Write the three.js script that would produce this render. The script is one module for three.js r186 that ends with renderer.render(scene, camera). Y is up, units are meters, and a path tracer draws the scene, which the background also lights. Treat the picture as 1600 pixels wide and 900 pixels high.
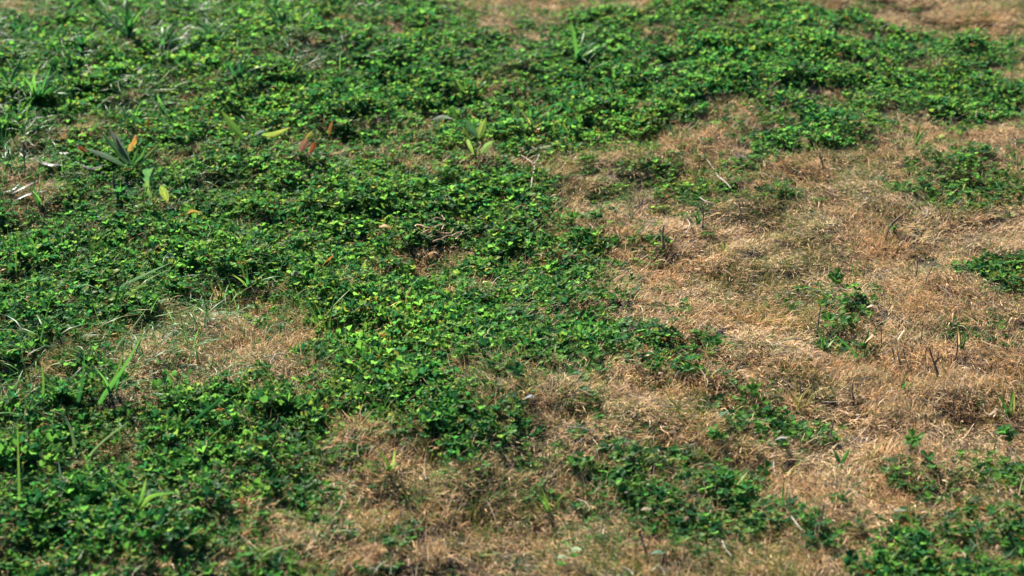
import * as THREE from 'three';
import { Sky } from 'three/addons/objects/Sky.js';
import { mergeGeometries } from 'three/addons/utils/BufferGeometryUtils.js';

// ---------------------------------------------------------------- camera, sky, sun, exposure
const ASPECT = 1024 / 576, HALF = 0.165, PITCH = THREE.MathUtils.degToRad(26), EYE = 1.36;
const scene = new THREE.Scene();
const camera = new THREE.PerspectiveCamera(2 * Math.atan(HALF) * 180 / Math.PI, ASPECT, 0.05, 400);
camera.position.set(0, EYE, 0);
camera.rotation.set(-PITCH, 0, 0);
camera.focus = 3.02;
camera.userData.fStop = 4.2;
scene.add(camera);

const SUN_AZ = THREE.MathUtils.degToRad(-24), SUN_EL = THREE.MathUtils.degToRad(32);   // ahead of the camera, a little to the left
const sunDir = new THREE.Vector3(Math.sin(SUN_AZ) * Math.cos(SUN_EL), Math.sin(SUN_EL), -Math.cos(SUN_AZ) * Math.cos(SUN_EL));
const sky = new Sky();
sky.name = 'sky'; sky.userData.kind = 'structure';
sky.scale.setScalar(300);
sky.material.uniforms.sunPosition.value.copy(sunDir);
sky.material.uniforms.turbidity.value = 2.5;
sky.material.uniforms.rayleigh.value = 0.9;
sky.material.uniforms.mieCoefficient.value = 0.003;
sky.material.uniforms.cloudCoverage.value = 0;
scene.add(sky);
scene.environmentIntensity = 0.1;

const sun = new THREE.DirectionalLight(new THREE.Color(1, 0.93, 0.80), 5);
sun.position.copy(sunDir).multiplyScalar(20).add(new THREE.Vector3(0, 0, -4));
sun.target.position.set(0, 0, -4);
sun.castShadow = true;
sun.shadow.mapSize.set(4096, 4096);
Object.assign(sun.shadow.camera, { left: -5, right: 5, top: 5, bottom: -5, near: 1, far: 60 });
scene.add(sun, sun.target);

const renderer = new THREE.WebGLRenderer({ antialias: true });
renderer.setSize(1024, 576);
renderer.toneMapping = THREE.LinearToneMapping;
renderer.toneMappingExposure = 3.55;
renderer.shadowMap.enabled = true;

// ---------------------------------------------------------------- helpers
function rng(seed) { let a = seed >>> 0; return () => { a = (a + 0x6D2B79F5) | 0; let t = Math.imul(a ^ (a >>> 15), 1 | a); t = (t + Math.imul(t ^ (t >>> 7), 61 | t)) ^ t; return ((t ^ (t >>> 14)) >>> 0) / 4294967296; }; }
const hash = (x, y, s) => { let h = Math.imul(x, 374761393) + Math.imul(y, 668265263) + Math.imul(s, 2147483647 ^ 974711); h = Math.imul(h ^ (h >>> 13), 1274126177); return ((h ^ (h >>> 16)) >>> 0) / 4294967296; };
function noise(x, y, s = 0) {                       // value noise, 0..1
  const xi = Math.floor(x), yi = Math.floor(y), fx = x - xi, fy = y - yi, u = fx * fx * (3 - 2 * fx), v = fy * fy * (3 - 2 * fy);
  const a = hash(xi, yi, s), b = hash(xi + 1, yi, s), c = hash(xi, yi + 1, s), d = hash(xi + 1, yi + 1, s);
  return a + (b - a) * u + (c - a) * v + (a - b - c + d) * u * v;
}
const fbm = (x, y, s = 0, o = 3) => { let t = 0, w = 0.5, n = 0; for (let i = 0; i < o; i++) { t += noise(x, y, s + i * 17) * w; n += w; x *= 2.03; y *= 2.03; w *= 0.5; } return t / n; };
const clamp = (x, a = 0, b = 1) => Math.min(b, Math.max(a, x)), sstep = (a, b, x) => { const t = clamp((x - a) / (b - a)); return t * t * (3 - 2 * t); }, lerp = (a, b, t) => a + (b - a) * t;
const V = (x, y, z) => new THREE.Vector3(x, y, z);
const C = (r, g, b) => [r, g, b];
const cmix = (a, b, t) => [lerp(a[0], b[0], t), lerp(a[1], b[1], t), lerp(a[2], b[2], t)];
const cmul = (a, k) => [a[0] * k, a[1] * k, a[2] * k];

// the lie of the land: low humps and hollows of a rough lawn
function H(x, z) {
  const far = sstep(14, 6, Math.hypot(x, z + 3.5));
  return far * ((fbm(x * 1.7, z * 1.7, 5, 2) - 0.5) * 0.075 + (fbm(x * 6.5, z * 6.5, 31, 2) - 0.5) * 0.042 + (fbm(x * 17, z * 17, 77, 2) - 0.5) * 0.026);
}
const SC = PITCH, sp = Math.sin(SC), cp = Math.cos(SC);
function ray(px, py) { const u = (px - 800) / 800 * HALF * ASPECT, v = (450 - py) / 450 * HALF; return V(u, -sp + v * cp, -cp - v * sp); }   // one metre along the view axis
function flat(px, py, y = 0) { const d = ray(px, py), s = (EYE - y) / -d.y; return V(d.x * s, y, d.z * s); }                         // where a sight line meets a level
function land(px, py, up = 0) {                                                                                                      // ... and where it meets the land
  let y = 0; for (let i = 0; i < 12; i++) { const p = flat(px, py, y); y = lerp(y, H(p.x, p.z) + up, 0.7); } return flat(px, py, y);
}
function above(px, py, base, dz = 0) { const d = ray(px, py), s0 = (-(base.z) * cp - (base.y - EYE) * sp) + dz; return V(d.x * s0, EYE + d.y * s0, d.z * s0); }   // a point over base, dz further off

// ---------------------------------------------------------------- mesh building
class MB {
  constructor() { this.p = []; this.c = []; this.i = []; }
  vert(v, c) { this.p.push(v.x, v.y, v.z); this.c.push(c[0], c[1], c[2]); return this.p.length / 3 - 1; }
  tri(a, b, c) { this.i.push(a, b, c); }
  quad(a, b, c, d) { this.i.push(a, b, c, a, c, d); }
  geo() {
    const g = new THREE.BufferGeometry();
    g.setAttribute('position', new THREE.Float32BufferAttribute(this.p, 3));
    g.setAttribute('color', new THREE.Float32BufferAttribute(this.c, 3));
    g.setIndex(this.i); g.computeVertexNormals();
    return g;
  }
}
// a grass blade along a path of points: three verts across, folded along the rib
function blade(mb, pts, width, side, c0, c1, fold = 0.25, taper = null) {
  const n = pts.length; let prev = null;
  for (let k = 0; k < n; k++) {
    const t = k / (n - 1), d = pts[Math.min(n - 1, k + 1)].clone().sub(pts[Math.max(0, k - 1)]).normalize();
    const s = side.clone().addScaledVector(d, -side.dot(d)).normalize(), up = d.clone().cross(s);
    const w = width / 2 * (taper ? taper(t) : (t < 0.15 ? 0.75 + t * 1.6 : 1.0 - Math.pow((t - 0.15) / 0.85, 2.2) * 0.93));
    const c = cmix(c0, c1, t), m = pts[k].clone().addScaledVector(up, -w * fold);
    const row = [mb.vert(pts[k].clone().addScaledVector(s, -w), c), mb.vert(m, c), mb.vert(pts[k].clone().addScaledVector(s, w), c)];
    if (prev) { mb.quad(prev[0], prev[1], row[1], row[0]); mb.quad(prev[1], prev[2], row[2], row[1]); }
    prev = row;
  }
}
function ribbon(mb, pts, width, side, c0, c1) {     // the thinnest blades: two verts across
  const n = pts.length; let prev = null;
  for (let k = 0; k < n; k++) {
    const t = k / (n - 1), w = width / 2 * (1 - 0.85 * t * t), c = cmix(c0, c1, t);
    const row = [mb.vert(pts[k].clone().addScaledVector(side, -w), c), mb.vert(pts[k].clone().addScaledVector(side, w), c)];
    if (prev) mb.quad(prev[0], prev[1], row[1], row[0]);
    prev = row;
  }
}
function arc(p0, az, el, len, droop, n, wob = 0, R = Math.random) {   // points of a blade that rises at el and bends over
  const pts = [p0.clone()]; let p = p0.clone();
  for (let k = 1; k < n; k++) {
    const e = el - droop * (k - 0.5) / (n - 1), a = az + (R() - 0.5) * wob;
    p = p.clone().add(V(Math.cos(a) * Math.cos(e), Math.sin(e), Math.sin(a) * Math.cos(e)).multiplyScalar(len / (n - 1)));
    pts.push(p);
  }
  return pts;
}
const smooth = (pts, n) => new THREE.CatmullRomCurve3(pts).getPoints(n - 1);
// one clover leaflet: a heart standing on its point, folded along the rib. o origin, d outward, nrm leaf normal
function leaflet(mb, o, d, nrm, L, W, fold, c0, c1, edge) {
  const s = d.clone().cross(nrm).normalize(), T = [0, 0.22, 0.48, 0.74, 0.93], B = [0.05, 0.36, 0.74, 1.0, 0.86];
  const cf = Math.cos(fold), sf = Math.sin(fold);
  const at = (t, w, lift) => o.clone().addScaledVector(d, t * L).addScaledVector(s, w * cf).addScaledVector(nrm, Math.abs(w) * sf + lift * L);
  let prev = null;
  for (let k = 0; k < 5; k++) {
    const w = B[k] * W / 2, lift = -0.16 * T[k] * T[k], c = cmix(c0, c1, T[k]), e = k > 2 ? edge : c;
    const row = [mb.vert(at(T[k], -w, lift), e), mb.vert(at(T[k] * (k === 4 ? 0.97 : 1), 0, lift), c), mb.vert(at(T[k], w, lift), e)];
    if (prev) { mb.quad(prev[0], prev[1], row[1], row[0]); mb.quad(prev[1], prev[2], row[2], row[1]); }
    prev = row;
  }
  for (const q of [-1, 1]) { const tip = mb.vert(at(1.03, q * 0.25 * W, -0.18), edge); if (q < 0) mb.tri(prev[0], prev[1], tip); else mb.tri(prev[1], prev[2], tip); }
}
// a broad leaf: five verts across, from base along a path, with a rib, a curl and an outline
function broadLeaf(mb, pts0, width, side, c0, c1, fold, outline, ripple = 0, R = () => 0.5) {
  const pts = pts0.length > 6 ? smooth(pts0, 19) : pts0, n = pts.length, A = 4, seed = Math.floor(R() * 999); let prev = null;
  for (let k = 0; k < n; k++) {
    const t = k / (n - 1), d = pts[Math.min(n - 1, k + 1)].clone().sub(pts[Math.max(0, k - 1)]).normalize();
    const s = side.clone().addScaledVector(d, -side.dot(d)).normalize(), up = d.clone().cross(s), row = [];
    for (let j = -A; j <= A; j++) {
      const q = j / A, w = width / 2 * outline(t) * (1 + 0.28 * ripple * 4 * (noise(t * 7, j > 0 ? 3.5 : 9.5, seed) - 0.5));   // an uneven margin
      const vein = Math.pow(Math.abs(Math.sin((t * 7 - Math.abs(q) * 1.2) * Math.PI)), 8), blot = noise(t * 5, q * 2.5 + 7, seed + 3);
      let c = cmul(cmix(c0, c1, clamp(t + (blot - 0.5) * 0.9)), 0.78 + 0.44 * noise(t * 14, q * 6 + 20, seed + 5));
      if (j === 0) c = cmul(c, 1.3); else c = cmul(c, 1 + 0.16 * vein);
      if (blot > 0.8 && Math.abs(q) > 0.4) c = cmix(c, C(0.16, 0.10, 0.04), 0.55);                                            // withered spots
      row.push(mb.vert(pts[k].clone().addScaledVector(s, q * w).addScaledVector(up, Math.abs(q) * fold * w + (ripple * 0.9 + 0.05) * width * (noise(t * 4, q * 2 + 4, seed + 9) - 0.5) * Math.abs(q) + 0.012 * width * vein), c));
    }
    if (prev) for (let j = 0; j < 2 * A; j++) mb.quad(prev[j], prev[j + 1], row[j + 1], row[j]);
    prev = row;
  }
}
const lance = (t) => Math.pow(Math.sin(Math.PI * Math.pow(clamp(t, 0.02, 0.99), 0.8)), 0.9) + 0.04, oval = (t) => Math.pow(Math.sin(Math.PI * clamp(t, 0.02, 0.985)), 0.6), obovate = (t) => Math.pow(Math.sin(Math.PI * Math.pow(clamp(t, 0.02, 0.985), 1.5)), 0.6) + 0.05;
function stick(pts, r0, r1, color, R, bumps = 0.25) {                // a knobbly stem
  const mb = new MB(), n = pts.length, S = 6; let prev = null, ref = V(0.3, 0.2, 1);
  for (let k = 0; k < n; k++) {
    const t = k / (n - 1), d = pts[Math.min(n - 1, k + 1)].clone().sub(pts[Math.max(0, k - 1)]).normalize(), a = ref.clone().cross(d).normalize(), b = d.clone().cross(a), row = [];
    const r = lerp(r0, r1, t) * (1 + bumps * (R() - 0.5) * 2), c = cmul(color, 0.75 + 0.5 * R());
    for (let j = 0; j < S; j++) { const q = j / S * Math.PI * 2; row.push(mb.vert(pts[k].clone().addScaledVector(a, Math.cos(q) * r).addScaledVector(b, Math.sin(q) * r), c)); }
    if (prev) for (let j = 0; j < S; j++) mb.quad(prev[j], prev[(j + 1) % S], row[(j + 1) % S], row[j]);
    prev = row;
    if (k === n - 1) { const e = mb.vert(pts[k], c); for (let j = 0; j < S; j++) mb.tri(row[j], row[(j + 1) % S], e); }
  }
  return mb.geo();
}

// ---------------------------------------------------------------- materials
const leafy = (o) => new THREE.MeshPhysicalMaterial({ vertexColors: true, side: THREE.DoubleSide, roughness: 1, transmission: 0.64, thickness: 0, ior: 1.35, specularIntensity: 0.12, clearcoat: 0.1, clearcoatRoughness: 0.36, ...o });
const M = {
  clover: leafy({}),
  blade: leafy({ transmission: 0.55, clearcoat: 0.22, clearcoatRoughness: 0.34 }),
  broad: leafy({ transmission: 0.5, clearcoat: 0.25, clearcoatRoughness: 0.33 }),
  dry: leafy({ transmission: 0.22, clearcoat: 0.14, clearcoatRoughness: 0.45 }),
  wood: new THREE.MeshStandardMaterial({ vertexColors: true, roughness: 0.85, side: THREE.DoubleSide }),
};
const GREEN = { deep: C(0.021, 0.096, 0.030), mid: C(0.043, 0.170, 0.032), light: C(0.098, 0.250, 0.038), lime: C(0.18, 0.29, 0.045), yellow: C(0.26, 0.235, 0.05), rust: C(0.34, 0.15, 0.04) };
const STRAW = { pale: C(0.76, 0.60, 0.40), straw: C(0.65, 0.45, 0.215), pink: C(0.67, 0.43, 0.255), grey: C(0.30, 0.21, 0.13), dark: C(0.12, 0.085, 0.055), olive: C(0.24, 0.235, 0.06), green: C(0.075, 0.14, 0.035) };
const pick = (R, list) => { let t = R() * list.reduce((s, e) => s + e[1], 0); for (const e of list) if ((t -= e[1]) <= 0) return e[0]; return list[0][0]; };

// ---------------------------------------------------------------- where the clover grows: outlines on the ground, taken at the height of the leaves
const SWEEP = 'wide carpet of green clover spreading over the left half of the lawn';
const patches = [
  { l: 1.0, soft: 0.1, name: SWEEP, px: [[-500, -80], [60, -70], [120, -40], [330, -40], [520, -36], [548, -30], [620, -30], [700, -40], [760, -20], [860, -16], [930, -20], [1030, -16], [1060, -10], [1180, -14], [1330, 4], [1390, 36], [1500, 28], [1700, 60], [1700, 145], [1540, 160], [1500, 190], [1430, 150], [1345, 205], [1240, 215], [1180, 212], [1135, 235], [1120, 262], [1060, 285], [985, 275], [905, 290], [880, 312], [900, 340], [935, 350], [950, 385], [965, 420], [940, 470], [955, 500], [935, 545], [880, 590], [815, 615], [800, 680], [735, 705], [640, 700], [580, 655], [545, 665], [505, 705], [470, 745], [500, 800], [555, 835], [548, 880], [520, 990], [-500, 990]] },
  { l: 0.66, soft: 0.02, name: 'compact clover island beside the carpet, ringed by tan grass in mid lawn', px: [[965, 505], [1010, 488], [1060, 498], [1105, 505], [1095, 540], [1040, 560], [985, 555]] },
  { l: 0.8, soft: 0.02, name: 'oblong clover island in the lower middle of the dry grass', px: [[905, 715], [970, 690], [1060, 680], [1150, 700], [1200, 735], [1190, 800], [1120, 830], [1020, 815], [930, 785]] },
  { l: 1.0, soft: 0.03, name: 'thick clover clump filling the bottom right corner', px: [[1340, 890], [1385, 805], [1480, 765], [1620, 770], [1800, 780], [1800, 1000], [1370, 1000]] },
  { l: 0.9, soft: 0.025, name: 'narrow clover strip reaching in from the right edge above the corner clump', px: [[1450, 725], [1500, 700], [1600, 690], [1760, 690], [1760, 770], [1600, 768], [1540, 755], [1470, 755]] },
  { l: 0.6, soft: 0.03, name: 'scattered clover patch at the right edge under the upper clover band', px: [[1440, 262], [1500, 240], [1560, 238], [1620, 225], [1760, 225], [1760, 292], [1600, 296], [1540, 306], [1490, 296]] },
  { l: 0.85, soft: 0.015, name: 'small dark clover tuft cut by the right edge halfway up', px: [[1555, 395], [1590, 380], [1700, 385], [1700, 420], [1580, 415]] },
  { l: 0.42, soft: 0.012, name: 'few clover leaves in dry grass, upper of the pair right of centre', px: [[1280, 432], [1325, 432], [1352, 455], [1335, 466], [1290, 455]] },
  { l: 0.34, soft: 0.015, name: 'few clover leaves in dry grass, lower of the pair right of centre', px: [[1285, 500], [1330, 486], [1370, 494], [1350, 520], [1300, 525]] },
  { l: 0.8, soft: 0.015, name: 'little clover knot above the oblong island, beside dark stubs', px: [[1150, 605], [1190, 596], [1240, 622], [1225, 640], [1170, 632]] },
  { l: 0.5, soft: 0.02, name: 'thin clover sprinkle among brown stems below the upper clover', px: [[1000, 335], [1070, 335], [1080, 355], [1020, 362]] },
  { l: 0.5, soft: 0.02, name: 'loose clover wisp between upper carpet and dry grass', px: [[1165, 268], [1240, 266], [1240, 292], [1180, 296]] },
  { l: 0.5, soft: 0.02, name: 'short clover scatter just above the oblong island', px: [[880, 640], [940, 632], [960, 658], [900, 664]] },
  { l: 0.4, soft: 0.02, name: 'sparse clover specks at the far right in olive grass', px: [[1480, 495], [1560, 485], [1590, 505], [1500, 515]] },
  { l: 0.6, soft: 0.02, name: 'broken clover ends between the oblong island and the corner clump', px: [[1200, 790], [1260, 780], [1330, 790], [1300, 830], [1220, 815]] },
];
const holes = [                                       // bare dry spots inside the carpet, l: how bare
  { l: 0.92, soft: 0.05, px: [[190, 475], [235, 440], [320, 420], [400, 405], [425, 430], [405, 480], [480, 520], [520, 575], [495, 600], [400, 596], [310, 590], [205, 605], [175, 570], [150, 545], [155, 510]] },
  { l: 0.5, soft: 0.04, px: [[400, 405], [470, 440], [520, 470], [500, 540], [430, 480]] },
  { l: 0.62, soft: 0.02, px: [[655, 362], [690, 345], [735, 352], [750, 375], [700, 390], [650, 385]] },
  { l: 0.55, soft: 0.05, px: [[-40, 205], [50, 190], [110, 215], [150, 245], [110, 290], [60, 330], [-40, 320]] },
  { l: 0.8, soft: 0.02, px: [[960, 135], [1020, 132], [1030, 158], [970, 155]] },
  { l: 0.4, soft: 0.05, px: [[1080, 140], [1230, 150], [1240, 190], [1100, 195]] },
  { l: 0.85, soft: 0.03, px: [[1270, 125], [1330, 140], [1360, 175], [1290, 178], [1240, 150]] },
  { l: 0.7, soft: 0.03, px: [[1080, 205], [1150, 188], [1160, 225], [1090, 245]] },
  { l: 0.8, soft: 0.03, px: [[1545, 85], [1620, 85], [1620, 112], [1550, 108]] },
  { l: 0.6, soft: 0.05, px: [[880, 235], [960, 215], [1040, 240], [1000, 285], [870, 300], [850, 270]] },
  { l: 0.55, soft: 0.04, px: [[480, 730], [530, 700], [560, 740], [520, 775]] },
  { l: 0.12, soft: 0.05, px: [[180, 840], [260, 800], [340, 810], [400, 870], [330, 900], [200, 910]] },
  { l: 0.6, soft: 0.03, px: [[140, 500], [60, 540], [20, 580], [60, 590], [150, 560]] },
  { l: 0.25, soft: 0.05, px: [[700, 130], [860, 110], [880, 170], [760, 190]] },
  { l: 0.5, soft: 0.05, px: [[-20, -20], [90, -20], [80, 22], [-20, 30]] },
  { l: 0.6, soft: 0.05, px: [[530, 12], [640, 10], [650, 44], [540, 46]] },
  { l: 0.68, soft: 0.06, px: [[705, -30], [900, -30], [905, 22], [860, 44], [740, 36], [700, 10]] },
  { l: 0.55, soft: 0.05, px: [[905, -30], [1050, -30], [1045, 6], [930, 16]] },
  { l: 0.75, soft: 0.02, px: [[1415, 48], [1500, 42], [1500, 62], [1420, 66]] },
];
for (const q of [...patches, ...holes]) q.g = q.px.map(([x, y]) => { const p = flat(x, y, 0.028); return [p.x, p.z]; });
function inside(g, x, z) {                            // signed distance to an outline, positive inside
  let d = 1e9, inn = false;
  for (let i = 0, j = g.length - 1; i < g.length; j = i++) {
    const [ax, az] = g[j], [bx, bz] = g[i], ex = bx - ax, ez = bz - az, t = clamp(((x - ax) * ex + (z - az) * ez) / (ex * ex + ez * ez));
    d = Math.min(d, Math.hypot(x - ax - t * ex, z - az - t * ez));
    if ((az > z) !== (bz > z) && x < ex * (z - az) / ez + ax) inn = !inn;
  }
  return inn ? d : -d;
}
const GX0 = -2.6, GX1 = 2.6, GZ0 = -7.2, GZ1 = -1.0, CELL = 0.025, NX = Math.ceil((GX1 - GX0) / CELL) + 1, NZ = Math.ceil((GZ1 - GZ0) / CELL) + 1;
const maskP = patches.map(() => new Float32Array(NX * NZ)), maskH = holes.map(() => new Float32Array(NX * NZ));
[[patches, maskP], [holes, maskH]].forEach(([list, grids]) => list.forEach((q, n) => {
  for (let j = 0; j < NZ; j++) for (let i = 0; i < NX; i++) grids[n][j * NX + i] = inside(q.g, GX0 + i * CELL, GZ0 + j * CELL);
}));
function look(grid, x, z) {
  const u = clamp((x - GX0) / CELL, 0, NX - 1.001), v = clamp((z - GZ0) / CELL, 0, NZ - 1.001), i = Math.floor(u), j = Math.floor(v), a = u - i, b = v - j, k = j * NX + i;
  return (grid[k] * (1 - a) + grid[k + 1] * a) * (1 - b) + (grid[k + NX] * (1 - a) + grid[k + NX + 1] * a) * b;
}
function clover(x, z) {                               // [cover 0..1, patch number]
  const wob = (fbm(x * 6, z * 6, 101, 3) - 0.5) * 0.22 + (noise(x * 30, z * 30, 55) - 0.5) * 0.09;
  let m = 0, at = 0;
  patches.forEach((q, n) => { const s = n ? 0.45 : 1, v = q.l * sstep(-q.soft - (n ? 0.045 : 0.02), q.soft + (n ? 0.03 : 0.02), look(maskP[n], x, z) + 0.012 + wob * s); if (v > m) { m = v; at = n; } });
  if (m < 0.22) { const out = look(maskP[0], x, z), v = 0.22 * sstep(-0.27, 0.02, out + wob) * sstep(0.38, 0.62, noise(x * 11, z * 11, 63)); if (v > m) { m = v; at = 0; } }   // stragglers beyond the edge
  holes.forEach((q, n) => { m *= 1 - q.l * sstep(-q.soft, q.soft, look(maskH[n], x, z) + wob * 0.6); });
  m *= 0.62 + 0.38 * sstep(0.26, 0.46, fbm(x * 5, z * 5, 211, 3)); m *= 0.6 + 0.4 * sstep(0.2, 0.42, noise(x * 16, z * 16, 37));   // thin and thick within a patch
  return [m, at];
}
const inFrame = (x, z) => Math.abs(x) < -z * 0.30 + 0.25 && z < -1.7 && z > -5.0;

// ---------------------------------------------------------------- the ground
{
  const axis = (a, b, step, far) => { const o = []; for (const f of far) o.push(a - f); o.sort((p, q) => p - q); for (let v = a; v < b - 1e-6; v += step) o.push(v); o.push(b); for (const f of far) o.push(b + f); return o; };
  const far = [0.3, 0.8, 1.6, 3, 6, 12, 30, 80, 150], xs = axis(-2.7, 2.7, 0.02, far), zs = axis(-7.3, -0.9, 0.02, far);
  const p = [], c = [], uv = [], idx = [];
  for (const z of zs) for (const x of xs) {
    p.push(x, H(x, z), z); uv.push(x, -z);
    const n = fbm(x * 9, z * 9, 400, 3), k = cmix(C(0.042, 0.030, 0.019), C(0.13, 0.088, 0.05), sstep(0.35, 0.65, n));
    c.push(...k);
  }
  for (let j = 0; j < zs.length - 1; j++) for (let i = 0; i < xs.length - 1; i++) { const a = j * xs.length + i, b = a + xs.length; idx.push(a, b, a + 1, a + 1, b, b + 1); }
  const g = new THREE.BufferGeometry();
  g.setAttribute('position', new THREE.Float32BufferAttribute(p, 3)); g.setAttribute('color', new THREE.Float32BufferAttribute(c, 3)); g.setAttribute('uv', new THREE.Float32BufferAttribute(uv, 2));
  g.setIndex(idx); g.computeVertexNormals();
  const N = 512, data = new Uint8Array(N * N * 4), R = rng(9);
  for (let k = 0; k < N * N; k++) { const x = k % N, y = (k / N) | 0, v = clamp(0.45 + 0.35 * noise(x / 7, y / 3, 3) + 0.3 * (R() - 0.5) + 0.2 * noise(x / 30, y / 30, 8)); data.set([v * 255, v * 245, v * 232, 255], k * 4); }
  const t = new THREE.DataTexture(data, N, N); t.wrapS = t.wrapT = THREE.RepeatWrapping; t.repeat.set(2.3, 2.3); t.magFilter = THREE.LinearFilter; t.colorSpace = THREE.SRGBColorSpace; t.needsUpdate = true;
  const b = t.clone(); b.colorSpace = THREE.NoColorSpace; b.needsUpdate = true;
  const ground = new THREE.Mesh(g, new THREE.MeshStandardMaterial({ vertexColors: true, map: t, bumpMap: b, bumpScale: 0.004, roughness: 1 }));
  ground.name = 'ground'; ground.userData = { kind: 'structure', label: 'brown soil and thatch under the lawn', category: 'ground' };
  ground.receiveShadow = true; scene.add(ground);
}

// ---------------------------------------------------------------- ground cover: tufts repeated many thousand times
function coverGroup(name, label, category) { const o = new THREE.Group(); o.name = numbered(name); o.userData = { kind: 'stuff', label, category }; scene.add(o); return o; }
function fillCover(parent, partName, variants, material, spots) {      // spots: [x, y, z, turn, scale, r, g, b, stretchY]
  const by = variants.map(() => []), R = rng(spots.length + 7);
  for (const s of spots) by[Math.floor(R() * variants.length)].push(s);
  const m = new THREE.Matrix4(), q = new THREE.Quaternion(), e = new THREE.Euler(), col = new THREE.Color();
  by.forEach((list, n) => {
    if (!list.length) return;
    const im = new THREE.InstancedMesh(variants[n], material, list.length);
    list.forEach((s, k) => {
      const lean = 0.12; e.set((R() - 0.5) * lean, s[3], (R() - 0.5) * lean); q.setFromEuler(e);
      im.setMatrixAt(k, m.compose(V(s[0], s[1], s[2]), q, V(s[4], s[4] * (s[8] ?? 1), s[4])));
      im.setColorAt(k, col.setRGB(s[5], s[6], s[7]));
    });
    im.name = partName; im.userData = { kind: 'stuff' }; im.castShadow = im.receiveShadow = true; parent.add(im);
  });
}
// one clover leaf: stalk and three leaflets
function cloverLeaf(mb, R, base, top, tilt, size, color, edge, stalk) {
  const az = R() * Math.PI * 2, nrm = V(Math.cos(az) * Math.sin(tilt), Math.cos(tilt), Math.sin(az) * Math.sin(tilt));
  const mid = base.clone().lerp(top, 0.55).add(V((R() - 0.5) * 0.006, 0.004, (R() - 0.5) * 0.006));
  const sd = V(R() - 0.5, 0, R() - 0.5).normalize();
  ribbon(mb, smooth([base, mid, top], 4), 0.0013, sd, stalk, stalk);
  const u = V(1, 0, 0.3).cross(nrm).normalize(), w = nrm.clone().cross(u), turn = R() * 6.28, lift = (R() - 0.12) * 1.15, fold = 0.12 + R() * 0.5;
  for (let k = 0; k < 3; k++) {
    const a = turn + k * 2.094 + (R() - 0.5) * 0.3, d = u.clone().multiplyScalar(Math.cos(a)).addScaledVector(w, Math.sin(a)).multiplyScalar(Math.cos(lift)).addScaledVector(nrm, Math.sin(lift)).normalize();
    const n2 = nrm.clone().addScaledVector(d, -nrm.dot(d)).normalize(), v = 0.85 + 0.3 * R();
    leaflet(mb, top, d, n2, size * (0.9 + 0.2 * R()), size * (0.92 + 0.2 * R()), fold, cmul(color, v * 0.95), cmul(color, v), cmul(edge, v));
  }
}
function cloverClump(seed) {
  const R = rng(seed), mb = new MB(), n = 10 + Math.floor(R() * 4);
  for (let k = 0; k < n; k++) {
    const a = R() * 6.28, r = Math.sqrt(R()) * 0.023, h = 0.004 + R() * 0.013, base = V(Math.cos(a) * r * 0.4, -0.004, Math.sin(a) * r * 0.4), top = V(Math.cos(a) * r, h, Math.sin(a) * r);
    const c = pick(R, [[GREEN.deep, 26], [GREEN.mid, 38], [GREEN.light, 30], [GREEN.lime, 3], [GREEN.yellow, 0.4], [GREEN.rust, 0.5]]);
    const edge = R() < 0.2 ? cmix(c, GREEN.yellow, 0.6) : R() < 0.06 ? cmix(c, GREEN.rust, 0.7) : c;
    cloverLeaf(mb, R, base, top, R() * 0.85, 0.0052 + R() * 0.0044, c, edge, cmix(STRAW.olive, GREEN.mid, R()));
  }
  for (let k = 0; k < 3; k++) if (R() < 0.6) { const a = R() * 6.28, q = R() * 6.28; ribbon(mb, arc(V(Math.cos(q) * 0.012, 0.004 + R() * 0.009, Math.sin(q) * 0.012), a, 0.1 + R() * 0.5, 0.012 + R() * 0.02, 0.4, 4, 0.8, R), 0.0009 + R() * 0.0006, V(-Math.sin(a), 0.4, Math.cos(a)).normalize(), STRAW.pink, R() < 0.5 ? STRAW.pale : STRAW.straw); }
  return mb.geo();
}
function dryTuft(seed, n, greenShare) {                 // lodged thatch, combed mostly towards +x
  const R = rng(seed), mb = new MB();
  for (let k = 0; k < n; k++) {
    const a0 = R() * 6.28, r = Math.sqrt(R()) * 0.022, flatly = R() < 0.45, az = R() < 0.4 ? (R() - 0.5) * 1.8 : R() * 6.28;
    const el = flatly ? 0.1 + R() * 0.4 : 0.5 + R() * 0.8, len = 0.007 + R() * R() * 0.024;
    const c = R() < greenShare ? (R() < 0.5 ? STRAW.olive : STRAW.green) : pick(R, [[STRAW.pale, 12], [STRAW.straw, 31], [STRAW.pink, 32], [C(0.52, 0.45, 0.36), 5], [STRAW.grey, 13], [STRAW.dark, 20]]);
    const v = 0.75 + R() * 0.5, pts = arc(V(Math.cos(a0) * r, -0.003 + R() * 0.008, Math.sin(a0) * r), az, el, len, 0.3 + R() * 1.0, 4, 0.7, R);
    const tw = R() * 3.14, side = V(-Math.sin(az) * Math.cos(tw), Math.sin(tw) * 0.8, Math.cos(az) * Math.cos(tw)).normalize();
    ribbon(mb, pts, 0.0006 + R() * 0.0007, side, cmul(c, v), cmul(c, v * (0.9 + R() * 0.3)));
  }
  return mb.geo();
}
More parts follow.
